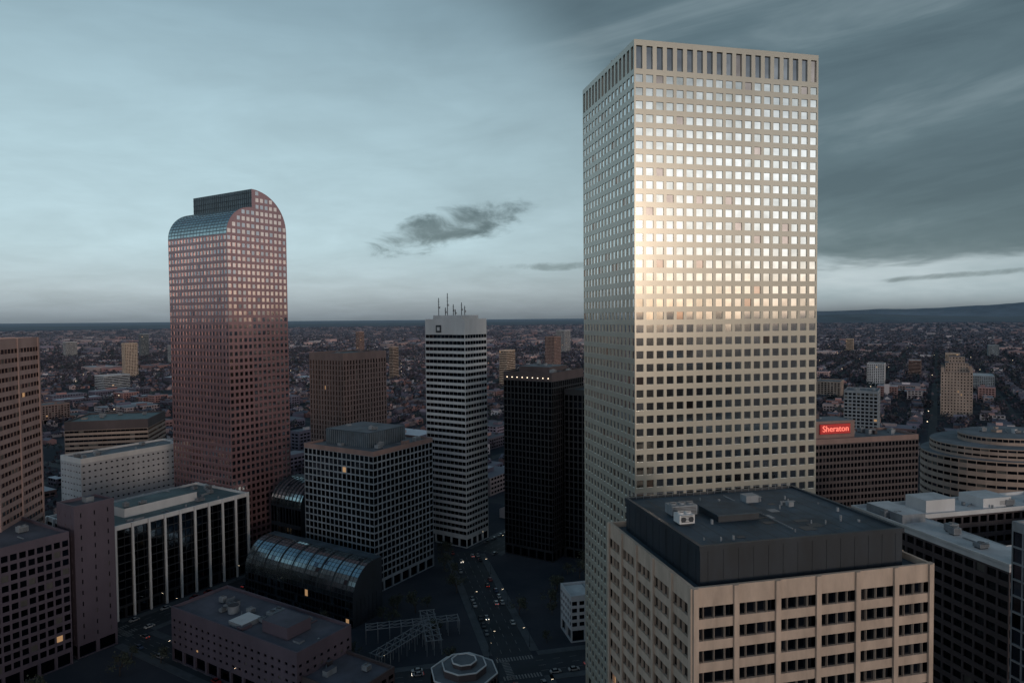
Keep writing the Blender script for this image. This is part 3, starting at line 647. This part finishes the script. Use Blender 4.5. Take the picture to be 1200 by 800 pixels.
for ia in range(-90, 130):
    for ib in range(-120, 130):
        a0, b0 = ia * BU, ib * BV; cx, cy = to_w(a0 + BU / 2, b0 + BV / 2); d = math.hypot(cx, cy)
        if d > 11000 or cy < 250 or abs(cx) > 1.05 * cy + 100: continue
        dist = math.sin(cx * .0017 + 1.3) + math.sin(cy * .0021 + cx * .0006) + random.uniform(-.7, .7)
        if d < 3200:
            for (p, q, r, s, z) in ((a0, b0, a0 + BU, b0 + 9, .02), (a0, b0, a0 + 9, b0 + BV, .03)):
                c = to_w((p + r) / 2, (q + s) / 2)
                if allowed(c[0], c[1], 2): st_m.quad(to_w(p, q) + (z,), to_w(r, q) + (z,), to_w(r, s) + (z,), to_w(p, s) + (z,), 0)
        comm = random.random() < (0.75 if d < 900 else 0.4 if dist > .8 else 0.1)
        park = random.random() < (0.2 if dist < -.6 else 0.04)
        if d < 3200:
            if comm:
                nx, ny = random.choice([(1, 2), (2, 2), (2, 1), (3, 2), (2, 3), (1, 1)]) if d < 1500 else random.choice([(2, 1), (2, 2), (1, 1)])
                for i in range(nx):
                    for j in range(ny):
                        if random.random() < 0.25: continue
                        w = (BU - 14) / nx; l = (BV - 14) / ny; px, py = to_w(a0 + 12 + w * (i + .5), b0 + 12 + l * (j + .5))
                        if not allowed(px, py, 20): continue
                        h = random.choice([5, 6, 7, 8, 10, 12, 14, 20]) if d < 1600 else random.choice([5, 7, 10, 13])
                        ww = w * random.uniform(.5, .9); ll = l * random.uniform(.5, .9); wc = wcol()
                        add_house(px, py, G2, ww, ll, h, 0, wc, rcol(True))
                        add_house(px + random.uniform(-5, 5), py + random.uniform(-5, 5), G2, ww * .25, ll * .25, h + 3, 0, wcol(), rcol(True))
                        if d > 2000: continue
                        c_, s_ = math.cos(G2), math.sin(G2)
                        for fl in range(int(h / 3.5)):
                            z0_ = 1.3 + fl * 3.5
                            for (x0, y0, x1, y1) in ((-ww / 2 + 1, -ll / 2 - .06, ww / 2 - 1, -ll / 2 - .06), (-ww / 2 - .06, ll / 2 - 1, -ww / 2 - .06, -ll / 2 + 1)):
                                n_ = max(2, int(math.hypot(x1 - x0, y1 - y0) / 4))
                                for k in range(n_):
                                    ta, tb = (k + .15) / n_, (k + .85) / n_
                                    A_ = (x0 + (x1 - x0) * ta, y0 + (y1 - y0) * ta); B_ = (x0 + (x1 - x0) * tb, y0 + (y1 - y0) * tb)
                                    Aw = (px + A_[0] * c_ - A_[1] * s_, py + A_[0] * s_ + A_[1] * c_); Bw = (px + B_[0] * c_ - B_[1] * s_, py + B_[0] * s_ + B_[1] * c_)
                                    win.quad(Aw + (z0_,), Bw + (z0_,), Bw + (z0_ + 1.7,), Aw + (z0_ + 1.7,), 1 if random.random() < .006 else 0)
                nt_ = 12
            elif park: nt_ = 55
            else:
                dens = 0.2 if dist > -.3 else 0.45
                for i in range(7):
                    for j in range(2):
                        if random.random() < dens: continue
                        px, py = to_w(a0 + 18 + i * 13 + random.uniform(-1, 1), b0 + 24 + j * 44 + random.uniform(-3, 3))
                        if allowed(px, py, 8): add_house(px, py, G2 + random.choice([0, math.pi / 2]), random.uniform(7, 10), random.uniform(10, 15), random.uniform(4, 7), random.uniform(2, 3.5), wcol(), rcol())
                nt_ = 32 if dist > -.3 else 46
            for k in range(nt_):
                px, py = to_w(a0 + random.uniform(8, BU), b0 + random.uniform(8, BV))
                if allowed(px, py, 4): tp.append((px, py, random.uniform(6, 15), d))
            if random.random() < 0.22:
                px, py = to_w(a0 + 10, b0 + 10)
                if allowed(px, py): lights.append((px, py, 9))
        elif d < 8000:
            for k in range(4 if d < 5500 else 2):
                px, py = to_w(a0 + random.uniform(5, BU), b0 + random.uniform(5, BV)); add_house(px, py, G2, random.uniform(9, 16), random.uniform(12, 26), random.uniform(5, 9), 2 if not comm else 0, wcol(), rcol())
            if comm: px, py = to_w(a0 + 50, b0 + 40); add_house(px, py, G2, random.uniform(30, 70), random.uniform(25, 50), random.uniform(8, 20), 0, wcol(), rcol(True))
            for k in range((9 if d < 5500 else 5) if dist < .5 else 4):
                px, py = to_w(a0 + random.uniform(0, BU), b0 + random.uniform(0, BV)); tp.append((px, py, random.uniform(9, 15), d))
        else:
            if random.random() < .3: px, py = to_w(a0 + 50, b0 + 40); add_house(px, py, G2, random.uniform(20, 80), random.uniform(20, 60), random.uniform(7, 26), 0, wcol(), rcol(True))
            for k in range(2): px, py = to_w(a0 + random.uniform(0, BU), b0 + random.uniform(0, BV)); tp.append((px, py, random.uniform(14, 24), d))
me = bpy.data.meshes.new('distant_houses'); me.from_pydata(hv, [], hf); at = me.attributes.new('Col', 'FLOAT_COLOR', 'FACE'); at.data.foreach_set('color', np.array(hc, dtype=np.float32).ravel())
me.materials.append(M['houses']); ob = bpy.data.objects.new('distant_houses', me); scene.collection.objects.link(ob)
wo = win.build('distant_windows', [M['glass_dark'], M['lit']]); wo.parent = ob
st_m.build('distant_streets', [M['asphalt']])
T = np.array(tp)
def tree_mass(name, sel, K, sz):
    n = len(sel)
    if n == 0: return
    c = np.repeat(sel[:, :3], K, axis=0); h = c[:, 2].copy()
    dirs = rng.normal(size=(n * K, 3)); dirs /= np.linalg.norm(dirs, axis=1)[:, None]; rad = rng.uniform(0.3, 1, n * K) ** 0.5
    P = np.zeros((n * K, 3)); P[:, 0] = c[:, 0] + dirs[:, 0] * rad * h * .42; P[:, 1] = c[:, 1] + dirs[:, 1] * rad * h * .42; P[:, 2] = h * .6 + dirs[:, 2] * rad * h * .36
    a1 = rng.normal(size=(n * K, 3)); a1 /= np.linalg.norm(a1, axis=1)[:, None]; a2 = np.cross(a1, rng.normal(size=(n * K, 3))); a2 /= np.linalg.norm(a2, axis=1)[:, None]
    s_ = (rng.uniform(.6, 1.3, n * K) * sz * h)[:, None]; a1 *= s_; a2 *= s_
    V = np.stack([P - a1 - a2, P + a1 - a2, P + a1 + a2, P - a1 + a2], 1).reshape(-1, 3); F = np.arange(n * K * 4).reshape(-1, 4)
    mb = MB(); mb.add(V, F, 0)
    base = np.array([[.05, .045, .06], [.07, .055, .072], [.032, .043, .048], [.055, .045, .068]])[rng.integers(0, 4, n)]
    col = np.ones((n * K, 4)); col[:, :3] = np.repeat(base, K, axis=0) * rng.uniform(.5, 1.5, (n * K, 1))
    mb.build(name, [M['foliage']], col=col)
tree_mass('near_tree_mass', T[T[:, 3] < 1300], 24, 0.08)
tree_mass('middle_tree_mass', T[(T[:, 3] >= 1300) & (T[:, 3] < 3200)], 8, 0.14)
tree_mass('distant_tree_mass', T[T[:, 3] >= 3200], 5, 0.24)
mb = MB()
for (x, y, z) in lights:
    mb.box(x - .1, y - .1, 0, x + .1, y + .1, z, 1); mb.box(x - .4, y - .4, z, x + .4, y + .4, z + .4, 0)
mb.build('distant_street_lights', [M['lamp'], M['metal_dark']])

# ---------------------------------------------------------------- ground and hills
m, nt, b = new_mat('ground_mat')
tc = nt.nodes.new('ShaderNodeTexCoord')
n1 = nt.nodes.new('ShaderNodeTexNoise'); n1.inputs['Scale'].default_value = 0.012; n1.inputs['Detail'].default_value = 7; n1.inputs['Roughness'].default_value = .65
n2 = nt.nodes.new('ShaderNodeTexNoise'); n2.inputs['Scale'].default_value = 0.0016; n2.inputs['Detail'].default_value = 7; n2.inputs['Roughness'].default_value = .7
nt.links.new(tc.outputs['Object'], n1.inputs['Vector']); nt.links.new(tc.outputs['Object'], n2.inputs['Vector'])
r1 = nt.nodes.new('ShaderNodeValToRGB'); r1.color_ramp.elements[0].position = .35; r1.color_ramp.elements[1].position = .7
r1.color_ramp.elements[0].color = (.025, .033, .046, 1); r1.color_ramp.elements[1].color = (.07, .07, .085, 1); nt.links.new(n1.outputs[0], r1.inputs[0])
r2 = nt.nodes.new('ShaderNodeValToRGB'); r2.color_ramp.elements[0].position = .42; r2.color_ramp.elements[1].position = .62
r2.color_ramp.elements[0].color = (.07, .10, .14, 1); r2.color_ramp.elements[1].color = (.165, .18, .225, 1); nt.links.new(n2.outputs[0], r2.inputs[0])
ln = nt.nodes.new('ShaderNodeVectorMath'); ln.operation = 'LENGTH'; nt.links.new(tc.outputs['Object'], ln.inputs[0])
mr = nt.nodes.new('ShaderNodeMapRange'); mr.inputs[1].default_value = 2500; mr.inputs[2].default_value = 9000; nt.links.new(ln.outputs['Value'], mr.inputs[0])  # haze painted into the ground colour: bluish slate further out
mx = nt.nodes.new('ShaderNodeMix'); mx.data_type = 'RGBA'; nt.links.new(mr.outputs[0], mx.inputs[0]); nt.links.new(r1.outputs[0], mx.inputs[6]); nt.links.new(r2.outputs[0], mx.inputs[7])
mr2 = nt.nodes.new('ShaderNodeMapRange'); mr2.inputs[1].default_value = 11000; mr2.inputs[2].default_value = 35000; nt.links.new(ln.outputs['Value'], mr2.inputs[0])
mx2 = nt.nodes.new('ShaderNodeMix'); mx2.data_type = 'RGBA'; nt.links.new(mr2.outputs[0], mx2.inputs[0]); nt.links.new(mx.outputs[2], mx2.inputs[6]); mx2.inputs[7].default_value = (.25, .30, .37, 1)  # outermost ground fades to a pale painted haze tone
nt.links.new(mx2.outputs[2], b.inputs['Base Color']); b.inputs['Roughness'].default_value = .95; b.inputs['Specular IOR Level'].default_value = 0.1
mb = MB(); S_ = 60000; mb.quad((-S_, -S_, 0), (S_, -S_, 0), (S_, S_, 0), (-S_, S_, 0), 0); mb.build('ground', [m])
def fn(t, ph): return sum(math.sin(t * f + ph * f) / (f ** 0.75) for f in (7, 13, 23, 41, 79, 151)) / 0.75
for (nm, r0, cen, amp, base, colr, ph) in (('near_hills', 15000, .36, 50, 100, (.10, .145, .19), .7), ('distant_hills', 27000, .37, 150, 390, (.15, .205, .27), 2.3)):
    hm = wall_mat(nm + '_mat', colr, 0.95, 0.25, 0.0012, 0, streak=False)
    mb = MB(); na, nr = 320, 6; V = []
    for i in range(na + 1):
        az = -0.9 + 2.2 * i / na
        wgt = 1 / (1 + math.exp(-(az - cen) * 22)); f1 = fn(az, ph)
        hgt = max(8, 18 + 14 * f1 + wgt * (base + amp * (.6 * math.sin(az * 17 + ph)) + amp * .6 * f1))
        for j in range(nr + 1):
            t = j / nr; rr = r0 + 5000 * t; z = hgt * math.sin(math.pi * t) ** 0.8 * (1 + .15 * fn(az * 3 + t * 2, 2.0) * (0 < j < nr)) - 2
            V.append((rr * math.sin(az), rr * math.cos(az), z))
    F = [[i * (nr + 1) + j, (i + 1) * (nr + 1) + j, (i + 1) * (nr + 1) + j + 1, i * (nr + 1) + j + 1] for i in range(na) for j in range(nr)]
    mb.add(V, F, 0); mb.build(nm, [hm])

# ---------------------------------------------------------------- sky
w = bpy.data.worlds.new('World'); scene.world = w; w.use_nodes = True; nt = w.node_tree; bg = nt.nodes['Background']
S = Vector((0.5, -0.86, 0)).normalized(); el = math.radians(6); S = Vector((S.x * math.cos(el), S.y * math.cos(el), math.sin(el)))
def inp(node, i, v):
    if isinstance(v, (int, float)): node.inputs[i].default_value = v
    else: nt.links.new(v, node.inputs[i])
def mth(op, a, b=0.0, c=0.0):
    n = nt.nodes.new('ShaderNodeMath'); n.operation = op; inp(n, 0, a); inp(n, 1, b); inp(n, 2, c); return n.outputs[0]
def comb(x, y, z):
    n = nt.nodes.new('ShaderNodeCombineXYZ'); inp(n, 0, x); inp(n, 1, y); inp(n, 2, z); return n.outputs[0]
def noise(vec, sc, det=6, ro=.55, dist=0.0):
    n = nt.nodes.new('ShaderNodeTexNoise'); nt.links.new(vec, n.inputs['Vector']); n.inputs['Scale'].default_value = sc; n.inputs['Detail'].default_value = det; n.inputs['Roughness'].default_value = ro; n.inputs['Distortion'].default_value = dist; return n.outputs[0]
def ramp(f, els):
    n = nt.nodes.new('ShaderNodeValToRGB'); inp(n, 0, f); cr = n.color_ramp
    while len(cr.elements) < len(els): cr.elements.new(0.5)
    for e, (p, c) in zip(cr.elements, els): e.position = p; e.color = tuple(c) + (1,)
    return n.outputs[0]
def sstep(v, a, b):
    n = nt.nodes.new('ShaderNodeMapRange'); n.interpolation_type = 'SMOOTHSTEP'; inp(n, 0, v); n.inputs[1].default_value = a; n.inputs[2].default_value = b; return n.outputs[0]
def mixc(f, a, b):
    n = nt.nodes.new('ShaderNodeMix'); n.data_type = 'RGBA'; inp(n, 0, f); nt.links.new(a, n.inputs[6]); nt.links.new(b, n.inputs[7]); return n.outputs[2]
tc = nt.nodes.new('ShaderNodeTexCoord'); sp = nt.nodes.new('ShaderNodeSeparateXYZ'); nt.links.new(tc.outputs['Generated'], sp.inputs[0])
X, Y, Z = sp.outputs
hl = mth('SQRT', mth('ADD', mth('MULTIPLY', X, X), mth('MULTIPLY', Y, Y)))
e = mth('DIVIDE', Z, mth('ADD', hl, 0.001)); az = mth('ARCTAN2', X, Y)
zz = mth('ADD', mth('MAXIMUM', Z, 0.0), 0.14)
PC = comb(mth('DIVIDE', X, zz), mth('DIVIDE', Y, zz), 0.0)
nA = noise(PC, 0.6, 5, .6, 0.5); nB = noise(PC, 1.7, 4, .62, 0.3)
st = noise(comb(mth('MULTIPLY', az, 2.4), mth('ADD', mth('MULTIPLY', e, 13.0), mth('MULTIPLY', az, -1.5)), 3.0), 1.0, 5, .6, .5)
front = ramp(e, [(0.0, (.14, .175, .205)), (0.012, (.20, .245, .28)), (0.04, (.31, .38, .42)), (0.10, (.37, .49, .54)), (0.22, (.33, .455, .505)), (0.42, (.20, .295, .345)), (0.8, (.045, .09, .14))])
lr = sstep(az, 0.9, -0.6)
sc = mth('ADD', mth('MULTIPLY', lr, 0.6), 0.68)
sc = mth('MULTIPLY', sc, mth('ADD', mth('MULTIPLY', nB, 0.4), 0.81)); sc = mth('MULTIPLY', sc, mth('ADD', mth('MULTIPLY', st, 0.3), 0.86))
vm = nt.nodes.new('ShaderNodeVectorMath'); vm.operation = 'SCALE'; nt.links.new(front, vm.inputs[0]); nt.links.new(sc, vm.inputs['Scale']); front = vm.outputs[0]
gap = mth('MULTIPLY', sstep(az, 0.25, 0.45), mth('SUBTRACT', 1.0, sstep(e, 0.06, 0.09)))
front = mixc(mth('MULTIPLY', gap, sstep(e, 0.0, 0.035)), front, ramp(st, [(0.32, (.28, .37, .41)), (0.65, (.52, .61, .65))]))
edge = mth('MAXIMUM', 0.066, mth('SUBTRACT', 0.36, mth('MULTIPLY', az, 0.75)))
dd = mth('ADD', mth('SUBTRACT', e, edge), mth('ADD', mth('MULTIPLY', mth('SUBTRACT', nA, 0.5), 0.13), mth('MULTIPLY', mth('SUBTRACT', st, 0.5), 0.05)))
wid = mth('ADD', 0.02, mth('MULTIPLY', sstep(az, 0.45, 0.0), 0.16))
mask = nt.nodes.new('ShaderNodeMapRange'); mask.interpolation_type = 'SMOOTHSTEP'; inp(mask, 0, dd); mask.inputs[1].default_value = 0; inp(mask, 2, wid); mask = mask.outputs[0]
deck = ramp(mth('ADD', mth('MULTIPLY', nA, .5), mth('MULTIPLY', st, .5)), [(0.38, (.062, .10, .122)), (0.50, (.095, .145, .17)), (0.64, (.20, .265, .295))])
front = mixc(mth('MULTIPLY', mask, .90), front, deck)
def puff(front, a0, e0, ra, re, sl, seed, k):
    da = mth('SUBTRACT', az, a0); de = mth('SUBTRACT', mth('SUBTRACT', e, e0), mth('MULTIPLY', da, sl))
    q = mth('ADD', mth('POWER', mth('ABSOLUTE', mth('DIVIDE', da, ra)), 2.0), mth('POWER', mth('ABSOLUTE', mth('DIVIDE', de, re)), 2.0))
    nn = noise(comb(mth('MULTIPLY', az, 13.0), mth('MULTIPLY', e, 30.0), seed), 1.0, 5, .62, .5)
    val = mth('ADD', mth('SUBTRACT', 1.0, q), mth('MULTIPLY', mth('SUBTRACT', nn, 0.5), 2.8))
    mm = mth('MULTIPLY', sstep(val, 0.1, 1.0), k)
    return mixc(mm, front, ramp(nn, [(0.35, (.15, .205, .225)), (0.65, (.06, .095, .11))]))
front = puff(front, -0.095, 0.130, 0.13, 0.034, 0.2, 1.0, .88)
front = puff(front, 0.06, 0.074, 0.09, 0.008, 0.0, 5.0, .6)
front = puff(front, 0.60, 0.048, 0.10, 0.005, 0.05, 9.0, .6)
back = ramp(mth('ADD', e, mth('MULTIPLY', mth('SUBTRACT', nB, .5), .16)), [(0.0, (.72, .58, .48)), (0.03, (1.0, .86, .72)), (0.09, (1.0, 1.0, .98)), (0.22, (.97, 1.0, 1.0)), (0.30, (.52, .57, .59)), (0.40, (.13, .165, .20)), (0.8, (.035, .07, .11))])
vb = nt.nodes.new('ShaderNodeVectorMath'); vb.operation = 'SCALE'; nt.links.new(back, vb.inputs[0]); vb.inputs['Scale'].default_value = 1.15; back = vb.outputs[0]
sdir = mth('SUBTRACT', mth('MULTIPLY', Y, 0.86), mth('MULTIPLY', X, 0.5))
bf = sstep(sdir, 0.0, -0.65)
col = mixc(bf, front, back)
sky = nt.nodes.new('ShaderNodeTexSky'); sky.sky_type = 'NISHITA'; sky.sun_disc = False; sky.sun_elevation = el; sky.sun_rotation = math.atan2(S.x, S.y)
vk = nt.nodes.new('ShaderNodeVectorMath'); vk.operation = 'SCALE'; nt.links.new(sky.outputs[0], vk.inputs[0]); vk.inputs['Scale'].default_value = 0.01
va = nt.nodes.new('ShaderNodeVectorMath'); va.operation = 'ADD'
nt.links.new(col, va.inputs[0]); nt.links.new(vk.outputs[0], va.inputs[1])
nt.links.new(va.outputs[0], bg.inputs['Color']); bg.inputs['Strength'].default_value = 1.0

sl = bpy.data.lights.new('sun', 'SUN'); sl.energy = 0.7; sl.angle = math.radians(10); sl.color = (1.0, 0.80, 0.64)
so = bpy.data.objects.new('sun', sl); scene.collection.objects.link(so); so.rotation_euler = S.to_track_quat('Z', 'Y').to_euler(); so.location = (0, -100, 400)

cam = bpy.data.cameras.new('camera'); cam.lens = 24; cam.sensor_width = 36; cam.clip_start = 0.5; cam.clip_end = 150000
co = bpy.data.objects.new('camera', cam); scene.collection.objects.link(co)
R = Matrix.Rotation(math.radians(90 - 2.0), 4, 'X') @ Matrix.Rotation(math.radians(-0.5), 4, 'Z')
co.matrix_world = Matrix.Translation((0, 0, 138)) @ R
scene.camera = co
